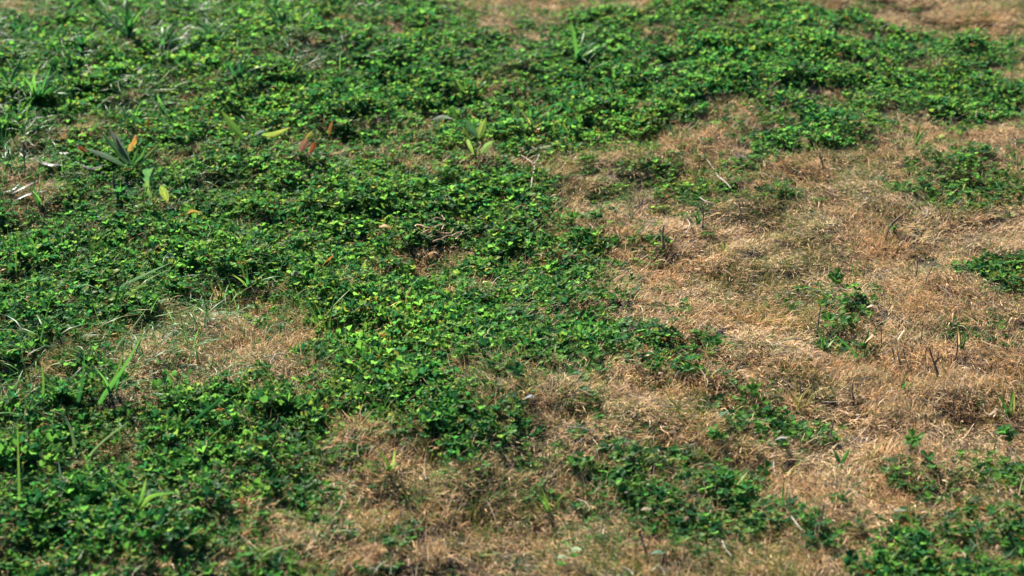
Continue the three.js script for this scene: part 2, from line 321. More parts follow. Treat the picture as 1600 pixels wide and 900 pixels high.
function greenTuft(seed, n, L, W) {
  const R = rng(seed), mb = new MB();
  for (let k = 0; k < n; k++) {
    const a0 = R() * 6.28, r = Math.sqrt(R()) * 0.018, az = R() * 6.28, len = L * (0.5 + R() * 0.8);
    const c = pick(R, [[GREEN.deep, 25], [GREEN.mid, 35], [GREEN.light, 25], [GREEN.lime, 8], [STRAW.olive, 5]]);
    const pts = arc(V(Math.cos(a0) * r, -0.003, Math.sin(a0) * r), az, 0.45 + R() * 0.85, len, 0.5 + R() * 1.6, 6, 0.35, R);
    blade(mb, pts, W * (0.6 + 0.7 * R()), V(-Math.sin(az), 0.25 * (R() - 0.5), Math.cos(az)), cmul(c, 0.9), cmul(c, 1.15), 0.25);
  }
  return mb.geo();
}
const cloverV = Array.from({ length: 14 }, (_, k) => cloverClump(1000 + k * 13));
const dryV = [...Array.from({ length: 9 }, (_, k) => dryTuft(3000 + k * 7, 88, 0.09)), ...Array.from({ length: 3 }, (_, k) => dryTuft(3300 + k * 7, 88, 0.22))];
const oliveV = Array.from({ length: 5 }, (_, k) => dryTuft(3500 + k * 7, 80, 0.42));
const shortV = Array.from({ length: 5 }, (_, k) => greenTuft(4000 + k * 7, 14, 0.030, 0.0013));
const longV = Array.from({ length: 6 }, (_, k) => greenTuft(4200 + k * 7, 13, 0.10, 0.0027));

const cloverSpots = patches.map(() => []), drySpots = [], oliveSpots = [], shortSpots = [], longSpots = [];
{
  const R = rng(77), step = 0.0155;
  for (let z = GZ0 + 0.1; z < GZ1 - 0.05; z += step) for (let x = GX0 + 0.1; x < GX1 - 0.1; x += step) {
    const px = x + (R() - 0.5) * step * 1.6, pz = z + (R() - 0.5) * step * 1.6, seen = inFrame(px, pz), roll = R(), turn = R() * 6.28, a = R(), b = R(), d = R();
    if (!seen && d > 0.4) continue;
    const [m, at] = clover(px, pz), y = H(px, pz);
    const grow = seen ? 1 : 1.35;
    if (roll < m * 0.9) {
      const lively = fbm(px * 3.1, pz * 3.1, 611, 2), young = sstep(0.75, 0.25, Math.hypot((px + 0.12) * 0.9, (pz + 3.05) * 0.75)), k = (0.85 + 0.4 * a) * (1.0 + 0.12 * young), warm = sstep(0.42, 0.62, lively) * 0.2 + young * 0.2;   // the carpet's middle is younger and yellower
      const tall = 0.75 + 0.6 * fbm(px * 4, pz * 4, 88, 2);
      cloverSpots[at].push([px, y, pz, turn, (0.5 + 0.6 * b * b + 0.28 * m) * grow, k * (0.95 + warm * 0.6), k * (1.02 + warm * 0.1), k * (1.0 - warm * 0.2), tall * (0.5 + 0.55 * m)]);
    }
    const gap = 0.55 + 0.45 * sstep(0.24, 0.44, fbm(px * 13, pz * 13, 515, 2));
    if (R() < 0.86 * gap * (1 - m * 0.72) || R() < 0.12) {
      const ol = fbm(px * 4.3, pz * 4.3, 733, 3) + (noise(px * 25, pz * 25, 18) - 0.5) * 0.5, k = 0.85 + 0.35 * R(), hue = noise(px * 11, pz * 11, 3);
      const dir = (fbm(px * 2.6, pz * 2.6, 905, 2) - 0.5) * 9 + (R() - 0.5) * 2.2;
      (ol > 0.6 ? oliveSpots : drySpots).push([px, y + (R() - 0.5) * 0.004, pz, dir, (0.75 + 0.5 * R()) * grow, k, k * (0.96 + 0.08 * hue), k * (0.9 + 0.16 * hue), 0.62 + 0.75 * sstep(0.28, 0.72, fbm(px * 10, pz * 10, 61, 2))]);
    }
    if (R() < 0.07 + 0.24 * sstep(0.46, 0.66, fbm(px * 5, pz * 5, 1203, 2)) * (1 - m * 0.3) + 0.42 * sstep(-0.2, -0.75, px / (-pz * 0.29))) { const k = 0.8 + 0.5 * R(); shortSpots.push([px, y, pz, turn, 0.6 + 0.6 * R(), k * 1.1, k, k, 1]); }
    if (R() < 0.085 * sstep(-0.15, -0.8, px / (-pz * 0.29)) * sstep(0.35, 0.6, fbm(px * 4, pz * 4, 1303, 2))) { const k = 0.9 + 0.5 * R(); longSpots.push([px, y, pz, turn, 0.4 + 0.4 * R(), k * 1.1, k, k * 0.9, 1]); }
  }
  // the long grass of the upper left, and of the left edge
  const beds = [[[-60, 20], [120, 20], [330, 10], [470, 10], [500, 90], [420, 150], [300, 120], [200, 180], [90, 170], [60, 230], [-60, 230]], [[-60, 510], [60, 490], [240, 500], [230, 600], [120, 640], [-60, 660]], [[860, 70], [930, 62], [975, 90], [930, 112], [870, 105]]].map((q) => q.map(([x, y]) => { const p = flat(x, y, 0.02); return [p.x, p.z]; }));
  const dens = [0.17, 0.07, 0.14];
  for (let z = -6.5; z < -1.6; z += 0.02) for (let x = -2.5; x < 1.2; x += 0.02) beds.forEach((g, n) => {
    const px = x + (R() - 0.5) * 0.02, pz = z + (R() - 0.5) * 0.02, go = R();
    if (go < dens[n] && inside(g, px, pz) + (noise(px * 5, pz * 5, 4) - 0.5) * 0.5 > 0 && noise(px * 6, pz * 6, 71) > 0.38) { const k = 0.8 + 0.5 * R(); longSpots.push([px, H(px, pz), pz, R() * 6.28, 0.7 + 0.6 * R(), k, k, k * 1.1, 0.9]); }
  });
}
patches.forEach((q, n) => fillCover(coverGroup('clover_patch', q.name, 'clover'), 'clover_leaves', n ? cloverV.slice(0, 5) : cloverV, M.clover, cloverSpots[n]));
{
  const dry = coverGroup('dry_grass', 'matted tan and straw coloured dead grass covering the right half', 'dead grass');
  fillCover(dry, 'tan_blades', dryV, M.dry, drySpots);
  fillCover(dry, 'olive_blades', oliveV, M.dry, oliveSpots);
  fillCover(coverGroup('short_grass', 'thin short green grass blades dotted through clover and dead grass', 'grass'), 'green_blades', shortV, M.blade, shortSpots);
  fillCover(coverGroup('long_grass', 'long glossy green grass in the upper left and along the left edge', 'grass'), 'green_blades', longV, M.blade, longSpots);
}

// ---------------------------------------------------------------- single things
function numbered(n) { numbered.seen ??= {}; const k = numbered.seen[n] = (numbered.seen[n] ?? -1) + 1; return k ? `${n}_${String(k).padStart(3, '0')}` : n; }
const view = (p) => p.clone().sub(camera.position), mpp = (p) => view(p).dot(V(0, -sp, -cp)) * HALF * 2 / 900;   // metres that one pixel of the photograph spans at p
function tag(o, name, label, category, group) { o.name = numbered(name); o.userData = { label, category }; if (group) o.userData.group = group; o.traverse((k) => { k.castShadow = k.receiveShadow = true; }); scene.add(o); return o; }
function group(base) { const g = new THREE.Group(); g.position.copy(base); return g; }
function part(root, name, geo, mat, label) { const g = geo.clone().translate(-root.position.x, -root.position.y, -root.position.z), m = new THREE.Mesh(g, mat); m.name = name; if (label) m.userData = { label }; root.add(m); return m; }
function lone(base, geo, mat) { return new THREE.Mesh(geo.translate(-base.x, -base.y, -base.z), mat); }
const broadside = (pts, twist = 0) => { const d = pts[pts.length - 1].clone().sub(pts[0]).normalize(), s = d.clone().cross(view(pts[0]).normalize()).normalize(); return s.applyAxisAngle(d, twist); };
// a path given by pixels: it starts on the land, then rises over its base, drifting dz metres further off; or lies along the land
function rising(px, dz = 0.01, sunk = 0.006) { const b = land(px[0][0], px[0][1], 0.010); return [b.clone().add(V(0, -0.010 - sunk, 0)), b, ...px.slice(1).map(([x, y], k) => above(x, y, b, dz * (k + 1) / (px.length - 1)))]; }   // px[0] is where it leaves the leaf cover
const lying = (px, up = 0.012) => px.map(([x, y]) => land(x, y, up));
const S = rng(4242);

// single grass blades that stand out: [pixels, width in pixels, colours, lying?, label]
const pale = C(0.24, 0.29, 0.14), sage = C(0.16, 0.24, 0.12);
for (const [px, w, c0, c1, lie, label] of [
  [[[31, 790], [29, 730], [27, 655]], 4.5, GREEN.light, GREEN.lime, 0, 'upright yellow-green grass stalk near the lower left edge'],
  [[[-8, 684], [50, 676], [112, 690]], 4.5, pale, GREEN.light, 1, 'pale grass blade lying across clover at the lower left edge'],
  [[[118, 706], [111, 672], [98, 648], [78, 642]], 5, GREEN.mid, pale, 0, 'arched whitish grass blade bending over in the lower left clover'],
  [[[138, 716], [165, 686], [203, 658]], 4, GREEN.light, pale, 0, 'straight slanting pale blade in lower left clover, right of the arched one'],
  [[[194, 715], [188, 684], [184, 648]], 3.5, GREEN.mid, GREEN.light, 0, 'thin upright blade just right of the slanting pale blade'],
  [[[286, 675], [318, 645], [350, 618], [364, 598]], 5.5, GREEN.deep, GREEN.mid, 0, 'long dark green blade rising to the dry island edge, lower left'],
  [[[300, 705], [325, 688], [357, 658]], 4, GREEN.mid, GREEN.lime, 0, 'light blade rising below the long dark green blade'],
  [[[262, 704], [298, 703], [332, 692]], 4.5, pale, GREEN.light, 1, 'flat lying blade at the foot of the light rising blade'],
  [[[97, 772], [95, 745], [91, 720]], 6, GREEN.mid, C(0.20, 0.28, 0.22), 0, 'bluish white upright blade in the lower left clover'],
  [[[48, 790], [62, 772], [78, 760]], 5, GREEN.mid, pale, 0, 'short leaning blade between the upright stalk and the bluish blade'],
  [[[15, 760], [17, 745], [21, 728]], 4.5, sage, C(0.20, 0.28, 0.22), 0, 'stubby whitish blade close to the left edge in lower clover'],
  [[[398, 886], [420, 862], [456, 850]], 5, GREEN.lime, pale, 0, 'cream arching blade at the bottom edge, left of middle'],
  [[[440, 884], [455, 880], [472, 878]], 5, STRAW.pale, STRAW.pale, 1, 'short cream dead blade by the arching blade at the bottom edge'],
  [[[157, 628], [190, 580], [224, 522]], 8, GREEN.mid, GREEN.light, 0, 'broad green blade leaning over the dry island at its left end'],
  [[[168, 612], [182, 585], [197, 542]], 5, GREEN.light, GREEN.lime, 0, 'narrow yellow-tipped blade beside the broad leaning blade'],
  [[[120, 640], [128, 600], [133, 545]], 6, GREEN.deep, GREEN.mid, 0, 'dark upright blade in the grass left of the dry island'],
  [[[66, 640], [68, 600], [64, 558]], 5, GREEN.light, GREEN.lime, 0, 'yellow-green upright blade nearest the left edge at mid height'],
  [[[62, 566], [74, 572], [86, 580]], 4.5, STRAW.straw, C(0.55, 0.30, 0.12), 1, 'orange dead blade tip lying in the left grass'],
  [[[186, 452], [225, 430], [268, 410]], 5, GREEN.deep, sage, 0, 'straight dark blade above the dry island, pointing up to the right'],
  [[[212, 450], [245, 446], [280, 449]], 5, GREEN.light, pale, 1, 'level pale green blade at the top left of the dry island'],
  [[[182, 545], [205, 515], [232, 478]], 4, sage, pale, 0, 'thin grey-green blade crossing the left end of the dry island'],
  [[[10, 510], [25, 498], [45, 496]], 3.5, STRAW.straw, pale, 0, 'pale bent blade in the left clover above the grass'],
  [[[14, 518], [40, 505], [64, 496]], 4.5, STRAW.grey, STRAW.straw, 0, 'brown dead blade under the pale bent blade at the left'],
  [[[86, 490], [110, 500], [132, 512]], 4, pale, GREEN.light, 1, 'light blade lying below the left clover'],
  [[[58, 382], [62, 388], [69, 395]], 4, pale, C(0.3, 0.31, 0.22), 1, 'tiny white curled blade on the left clover'],
  [[[26, 440], [25, 405], [30, 365]], 3, GREEN.light, GREEN.lime, 0, 'thin stalk rising from the left clover'],
  [[[795, 236], [830, 231], [868, 222]], 5, pale, C(0.28, 0.29, 0.19), 1, 'silvery grass blade above the forked root'],
  [[[800, 228], [835, 232], [860, 240]], 4, pale, STRAW.pale, 1, 'silvery blade crossing over another above the forked root'],
  [[[818, 240], [850, 230], [885, 226]], 4, sage, C(0.28, 0.29, 0.19), 1, 'greyish blade, lowest of three above the forked root'],
  [[[738, 160], [722, 140], [706, 112]], 6, GREEN.light, GREEN.lime, 0, 'long lime blade leaning left above the five-leaved weed'],
  [[[742, 172], [750, 170], [758, 174]], 7, C(0.26, 0.25, 0.2), C(0.3, 0.29, 0.25), 1, 'white dead blade end right above the five-leaved weed'],
  [[[747, 148], [746, 135], [747, 118]], 4, C(0.5, 0.28, 0.08), STRAW.straw, 0, 'small orange upright dead blade beside the lime blade'],
  [[[806, 195], [808, 172], [802, 158]], 4, sage, pale, 0, 'hooked thin blade right of the lime blade'],
  [[[450, 128], [456, 112], [464, 98]], 5, GREEN.lime, GREEN.lime, 0, 'lime upright blade in the upper left carpet'],
  [[[158, 72], [158, 58], [159, 42]], 4, GREEN.lime, GREEN.yellow, 0, 'yellow upright blade in the long upper left grass'],
  [[[48, 135], [55, 118], [60, 104]], 5, STRAW.straw, GREEN.yellow, 0, 'straw coloured blade leaning right in the upper left grass'],
  [[[1222, 790], [1224, 760], [1226, 745]], 3.5, GREEN.mid, GREEN.light, 0, 'thin green blade beside the tall blurred dark stem'],
  [[[1424, 896], [1422, 870], [1420, 842]], 7, GREEN.light, GREEN.lime, 0, 'bright green upright blade in the bottom right clover'],
  [[[1062, 640], [1050, 628], [1040, 612]], 3.5, STRAW.olive, GREEN.light, 0, 'green blade bending left over the mid dry grass'],
  [[[1340, 560], [1318, 535], [1300, 520]], 4.5, GREEN.mid, GREEN.light, 0, 'green blade pointing up left beside the lower clover pair'],
  [[[565, 405], [545, 412], [528, 408]], 4, GREEN.lime, GREEN.lime, 1, 'lime blade lying on the middle clover'],
  [[[480, 505], [470, 475], [461, 446]], 3.5, GREEN.light, GREEN.lime, 0, 'lone lime blade leaning left in the middle clover'],
]) {
  const pts = smooth(lie ? lying(px) : rising(px, 0.015), 10), b = pts[0].clone(), mb = new MB();
  blade(mb, pts, w * mpp(b) * 1.05, broadside(pts, (S() - 0.5) * 0.9), c0, c1, 0.3);
  const o = lone(b, mb.geo(), M.blade); o.position.copy(b); tag(o, 'stray_grass', label, 'grass');
}

// grass tufts, blade by blade: [x, y, blades, height in pixels, width in pixels, spread, palette, label]
const lush = [[GREEN.deep, 25], [GREEN.mid, 40], [GREEN.light, 25], [pale, 6]], limy = [[GREEN.light, 40], [GREEN.lime, 40], [GREEN.mid, 15]], dull = [[STRAW.olive, 45], [GREEN.mid, 25], [STRAW.straw, 20], [GREEN.light, 10]];
for (const [x, y, n, h, w, spread, pal, label] of [
  [498, 512, 12, 62, 3.2, 1.0, limy, 'lime green grass tuft standing in the middle clover'],
  [512, 520, 7, 50, 3, 0.9, limy, 'smaller lime tuft touching the right side of the middle lime tuft'],
  [388, 450, 9, 48, 3.4, 0.8, limy, 'light tuft at the upper right corner of the left dry island'],
  [345, 470, 7, 36, 3, 0.8, dull, 'thin dull tuft inside the top of the left dry island'],
  [452, 640, 8, 50, 3, 0.9, limy, 'lime tuft at the lower right end of the left dry island'],
  [600, 650, 7, 44, 3, 0.9, limy, 'lime tuft in clover between the left dry island and the lower dry tongue'],
  [612, 735, 8, 42, 4, 0.7, limy, 'yellowish tuft on the dry tongue below the middle clover'],
  [902, 98, 16, 46, 5.5, 1.1, lush, 'bushy green grass tuft in the upper middle carpet'],
  [205, 60, 14, 62, 6, 1.0, lush, 'tall blurred grass tuft near the top left edge'],
  [60, 160, 16, 62, 6, 1.0, lush, 'dark grass tuft close to the left edge under the top corner'],
  [15, 145, 12, 52, 6, 1.0, lush, 'dark grass tuft cut by the left edge under the top corner'],
  [330, 60, 12, 42, 6, 1.2, lush, 'glossy spreading tuft right of the tall top left tuft'],
  [255, 75, 12, 48, 6, 1.1, lush, 'glossy tuft between the tall and the spreading top left tufts'],
  [132, 78, 11, 46, 6, 1.1, lush, 'glossy tuft left of the tall top left tuft'],
  [372, 128, 11, 46, 5, 1.1, lush, 'loose tuft below the spreading upper left tuft'],
  [250, 170, 10, 36, 5, 1.2, lush, 'low tuft above the long-leaved rosette'],
  [440, 48, 10, 36, 6, 1.2, lush, 'glossy tuft at the top, left of the bare tan gap'],
  [830, 205, 10, 36, 4, 1.3, dull, 'loose dull tuft above the silvery blades'],
  [62, 320, 8, 42, 3.4, 0.9, limy, 'thin lime tuft below the bare patch at the left edge'],
  [95, 630, 10, 54, 5, 1.0, lush, 'coarse green tuft in the grass at the left edge'],
  [175, 612, 10, 46, 5, 1.0, lush, 'coarse green tuft at the root of the broad leaning blade'],
  [40, 655, 9, 42, 5, 1.1, lush, 'low green tuft at the left edge under the coarse one'],
  [1285, 548, 9, 38, 4, 0.9, lush, 'green tuft under the lower pair of small clover spots'],
  [1350, 545, 6, 34, 5, 0.7, lush, 'short tuft of wide blades right of the lower small clover spot'],
  [1430, 228, 7, 26, 3.4, 0.7, limy, 'lime tuft left of the right edge clover patch'],
  [1395, 362, 8, 24, 4, 0.9, lush, 'green tuft beside the leaning dark stick'],
  [1092, 352, 7, 22, 4, 0.9, lush, 'small green tuft in the brown stems'],
  [1500, 545, 8, 30, 3.4, 0.9, dull, 'olive tuft in the right dry grass below sparse clover specks'],
  [1250, 640, 12, 36, 3, 1.0, dull, 'dark olive tuft around the twin brown stubs'],
  [1575, 650, 10, 42, 3.4, 0.8, dull, 'olive tuft near the right edge above the clover strip'],
  [1110, 590, 10, 30, 3, 1.1, dull, 'olive tuft below the compact clover island'],
  [1410, 610, 8, 28, 3, 0.9, dull, 'olive tuft below the row of dark stubs'],
  [860, 800, 8, 36, 4, 1.0, limy, 'blurred lime tuft above the pale seedling'],
  [1365, 720, 7, 30, 3.4, 0.9, dull, 'olive tuft right of the two-leaved seedling'],
  [730, 470, 5, 28, 3, 0.8, limy, 'small lime tuft in clover right of the middle'],
  [1130, 395, 8, 22, 3, 0.9, dull, 'olive tuft right of the thick dark stub'],
  [820, 615, 7, 34, 3.2, 0.9, dull, 'olive tuft where the carpet meets the dry grass below the middle'],
  [1230, 745, 7, 30, 3, 0.9, dull, 'olive tuft right of the oblong clover island'],
]) {
  const b = land(x, y, 0.006), g = group(b), m = mpp(b);
  for (let k = 0; k < n; k++) {
    const az = S() * 6.28, el = 1.5 - spread * S() * 0.9, c = pick(S, pal), a0 = S() * 6.28, r = S() * 0.010;
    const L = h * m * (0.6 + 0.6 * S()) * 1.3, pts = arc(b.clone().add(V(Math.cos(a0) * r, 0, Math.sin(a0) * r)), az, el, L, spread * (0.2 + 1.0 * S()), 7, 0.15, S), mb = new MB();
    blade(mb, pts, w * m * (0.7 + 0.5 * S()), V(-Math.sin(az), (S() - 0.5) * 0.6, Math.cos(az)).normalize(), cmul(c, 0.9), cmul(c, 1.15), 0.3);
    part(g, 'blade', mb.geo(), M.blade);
  }
  tag(g, 'grass_tuft', label, 'grass tuft');
}
{ // sprig of three blades in the blurred lower left clover
  const b = land(218, 792, 0.025), g = group(b), m = mpp(b);
  for (const [px, w, c0, c1] of [[[[218, 792], [200, 772], [173, 750]], 8, GREEN.light, GREEN.lime], [[[219, 790], [223, 770], [229, 746]], 6, GREEN.light, GREEN.lime], [[[219, 792], [236, 776], [272, 770]], 8, GREEN.lime, GREEN.light]]) {
    const pts = smooth([b, ...px.slice(1).map(([x, y]) => above(x, y, b, 0.004))], 9), mb = new MB(); blade(mb, pts, w * m, broadside(pts, 0.3), c0, c1, 0.35); part(g, 'blade', mb.geo(), M.blade);
  }
  tag(g, 'grass_sprig', 'three-bladed lime grass sprig in the lower left clover', 'grass sprig');
}

// broad-leaved weeds: each leaf runs along its own pixels
function leafThing(name, label, category, basePx, leaves, stems = []) {
  const b = land(basePx[0], basePx[1], 0.019), g = group(b), m = mpp(b);
  for (const [px, r, c] of stems) part(g, 'stem', stick(smooth(px.map(([x, y], k) => k ? above(x, y, b, 0.004 * k) : above(x, y, b, 0)), 7), r * m, r * m * 0.6, c, S, 0.1), M.broad);
  for (const L of leaves) {
    const mb = new MB(), pts = smooth(L.px.map(([x, y]) => name === 'rosette_weed' ? [lerp(basePx[0], x, 0.84), lerp(basePx[1], y, 0.84)] : [x, y]).map(([x, y], k) => above(x, y, b, (L.dz ?? 0.01) * (k / (L.px.length - 1)) + (L.d0 ?? 0))), 11);
    broadLeaf(mb, pts, L.w * m * 0.64, broadside(pts, L.turn ?? (S() - 0.5) * 0.8), L.c0, L.c1, L.fold ?? 0.3, L.shape ?? lance, L.ripple ?? 0.05, S);
    part(g, 'leaf', mb.geo(), L.mat ?? M.broad, L.label);
  }
  return tag(g, name, label, category);
}
const dock = C(0.05, 0.115, 0.04), grey = C(0.11, 0.13, 0.10), orange = C(0.25, 0.09, 0.025), lime2 = C(0.17, 0.25, 0.04);
leafThing('rosette_weed', 'dark long-leaved rosette with one orange leaf in the upper left clover', 'weed', [202, 262], [
  { px: [[200, 258], [172, 222], [146, 192]], w: 13, c0: dock, c1: cmul(dock, 1.2) },
  { px: [[204, 256], [182, 222], [163, 183]], w: 13, c0: dock, c1: grey },
  { px: [[206, 254], [186, 222], [176, 196]], w: 12, c0: dock, c1: C(0.2, 0.19, 0.17) },
  { px: [[200, 262], [160, 240], [118, 226]], w: 13, c0: dock, c1: grey },
  { px: [[212, 258], [236, 240], [260, 214]], w: 9, c0: cmul(dock, 1.3), c1: C(0.14, 0.15, 0.04) },
  { px: [[208, 256], [214, 240], [217, 214]], w: 9, c0: GREEN.mid, c1: GREEN.light },
  { px: [[210, 256], [224, 244], [232, 222]], w: 8, c0: GREEN.mid, c1: GREEN.light },
  { px: [[200, 232], [206, 218], [214, 202]], w: 22, c0: GREEN.yellow, c1: C(0.36, 0.13, 0.03), shape: oval, label: 'orange withered leaf', turn: 0.9, ripple: 0.4 },
  { px: [[236, 186], [237, 178], [238, 168]], w: 7, c0: orange, c1: orange, d0: 0.04, label: 'small orange leaf tip' },
  { px: [[124, 234], [114, 228], [106, 222]], w: 11, c0: C(0.45, 0.20, 0.05), c1: C(0.5, 0.08, 0.02), shape: oval, label: 'red leaf tip' },
  { px: [[142, 248], [132, 246], [122, 246]], w: 9, c0: lime2, c1: GREEN.yellow, shape: oval, label: 'yellow leaf end' },
]);
for (const [px, w, label] of [
  [[[56, 248], [80, 256], [102, 257]], 9, 'grey curled dead leaf on the bare patch left of the rosette'],
  [[[126, 256], [145, 262], [164, 256]], 9, 'grey curled dead leaf right below the rosette'],
  [[[92, 238], [108, 238], [124, 234]], 10, 'whitish dead leaf beside the red leaf tip'],
  [[[18, 302], [40, 290], [64, 280]], 7, 'pale dead leaf strip low on the bare patch, rising to the right'],
  [[[24, 312], [46, 302], [72, 298]], 7, 'pale dead leaf strip below the other one at the left edge'],
  [[[6, 300], [18, 296], [30, 286]], 9, 'whitish torn dead leaf against the left edge'],
]) {
  const pts = smooth(lying(px, 0.02), 9), b = pts[0].clone(), mb = new MB(); broadLeaf(mb, pts, w * mpp(b), V(0.1, 0.35, 1).normalize(), C(0.13, 0.125, 0.125), C(0.20, 0.19, 0.18), 0.7, lance, 0.1, S);
  const o = lone(b, mb.geo(), M.broad); o.position.copy(b); tag(o, 'dead_leaf', label, 'dead leaf');
}
leafThing('broadleaf_seedling', 'large torn green leaf with a yellow leaf beside it, standing in left clover', 'weed', [226, 318], [
  { px: [[240, 262], [234, 276], [232, 290], [236, 308]], w: 32, c0: C(0.07, 0.19, 0.07), c1: C(0.16, 0.27, 0.05), shape: (t) => Math.max(0.3, obovate(1 - t)) * (t > 0.3 ? 0.78 + 0.22 * Math.sin(t * 31) : 1), fold: 0.75, turn: 0.5, ripple: 0.3 },
  { px: [[251, 290], [256, 300], [262, 314]], w: 20, c0: lime2, c1: C(0.25, 0.29, 0.05), shape: oval, turn: 0.1, label: 'yellow leaf' },
], [[[[226, 320], [223, 305], [230, 290]], 1.4, GREEN.lime]]);
leafThing('pair_leaved_weed', 'weed with one upright green leaf and one flat yellowish leaf in upper clover', 'weed', [386, 222], [
  { px: [[380, 216], [364, 198], [345, 172]], w: 19, c0: GREEN.light, c1: lime2, turn: 0.3 },
  { px: [[408, 213], [428, 210], [454, 199]], w: 15, c0: lime2, c1: C(0.25, 0.27, 0.05), turn: 0.2, ripple: 0.12 },
  { px: [[398, 212], [405, 208], [414, 205]], w: 13, c0: C(0.18, 0.24, 0.15), c1: C(0.24, 0.28, 0.2), shape: oval, label: 'pale folded leaf' },
]);
leafThing('withered_weed', 'withered brown weed with a red leaf tip in the upper clover', 'weed', [478, 240], [
  { px: [[470, 238], [474, 226], [482, 216]], w: 18, c0: C(0.16, 0.08, 0.06), c1: C(0.2, 0.1, 0.06), shape: oval },
  { px: [[484, 240], [488, 232], [492, 222]], w: 11, c0: C(0.2, 0.05, 0.025), c1: C(0.26, 0.06, 0.02), shape: oval, label: 'red leaf tip' },
  { px: [[514, 212], [516, 200], [520, 188]], w: 9, c0: C(0.2, 0.1, 0.03), c1: C(0.26, 0.1, 0.03), label: 'orange brown leaf' },
  { px: [[478, 218], [482, 212], [488, 205]], w: 9, c0: C(0.25, 0.2, 0.03), c1: GREEN.yellow },
]);
leafThing('five_leaved_weed', 'weed with five pointed light green leaves, upper middle of the carpet', 'weed', [742, 244], [
  { px: [[746, 214], [736, 202], [726, 184]], w: 17, c0: C(0.07, 0.17, 0.06), c1: C(0.09, 0.2, 0.07), turn: 0.2 },
  { px: [[748, 216], [752, 202], [760, 183]], w: 17, c0: lime2, c1: C(0.25, 0.31, 0.06), turn: 0.1 },
  { px: [[730, 217], [735, 228], [743, 243]], w: 12, c0: C(0.22, 0.34, 0.08), c1: lime2, turn: 0.2 },
  { px: [[752, 240], [758, 230], [770, 221]], w: 15, c0: C(0.14, 0.25, 0.06), c1: C(0.2, 0.3, 0.08), shape: oval, turn: 0.3 },
  { px: [[732, 216], [727, 208], [725, 199]], w: 12, c0: lime2, c1: C(0.26, 0.29, 0.05), shape: oval, turn: 0.2 },
], [[[[742, 246], [744, 232], [747, 214]], 1.3, GREEN.light], [[[742, 240], [738, 226], [732, 216]], 1.1, GREEN.light]]);
leafThing('leaf_shoot', 'single lime leaf shoot just left of the five-leaved weed', 'weed', [712, 206], [{ px: [[713, 186], [710, 178], [706, 168]], w: 12, c0: lime2, c1: GREEN.light, turn: 0.2 }], [[[[712, 206], [713, 196], [713, 185]], 1.0, GREEN.light]]);
leafThing('silver_leaf', 'silvery folded leaf lying left of the lime leaf shoot', 'weed', [690, 190], [{ px: [[674, 187], [690, 182], [710, 186]], w: 9, c0: C(0.09, 0.12, 0.09), c1: C(0.15, 0.18, 0.15), shape: lance, dz: 0.02, d0: -0.02, turn: 0.5 }]);
leafThing('two_leaved_seedling', 'tiny two-leaved green seedling in the lower right dry grass', 'seedling', [1314, 732], [
  { px: [[1313, 724], [1308, 714], [1302, 702]], w: 9, c0: GREEN.mid, c1: GREEN.light }, { px: [[1315, 724], [1320, 714], [1328, 700]], w: 10, c0: GREEN.mid, c1: GREEN.light }], [[[[1314, 734], [1314, 728], [1314, 722]], 1.2, GREEN.mid]]);
leafThing('pale_seedling', 'pale green seedling with whitish stems at the bottom edge', 'seedling', [868, 880], [
  { px: [[866, 872], [876, 869], [888, 872]], w: 10, c0: C(0.2, 0.28, 0.14), c1: C(0.26, 0.32, 0.2), shape: oval, turn: 0.5 }, { px: [[888, 862], [898, 857], [909, 859]], w: 11, c0: C(0.13, 0.24, 0.12), c1: C(0.26, 0.32, 0.2), shape: oval, turn: 0.5 },
  { px: [[876, 846], [884, 848], [890, 856]], w: 9, c0: GREEN.light, c1: C(0.16, 0.26, 0.1), shape: oval }, { px: [[866, 878], [876, 880], [884, 882]], w: 10, c0: GREEN.mid, c1: GREEN.light, shape: oval }, { px: [[888, 866], [896, 868], [905, 866]], w: 9, c0: GREEN.mid, c1: GREEN.light, shape: oval },
], [[[[867, 880], [872, 860], [876, 846]], 1.7, C(0.26, 0.3, 0.12)], [[[878, 848], [892, 842], [901, 838], [902, 830]], 1.6, C(0.26, 0.28, 0.12)]]);
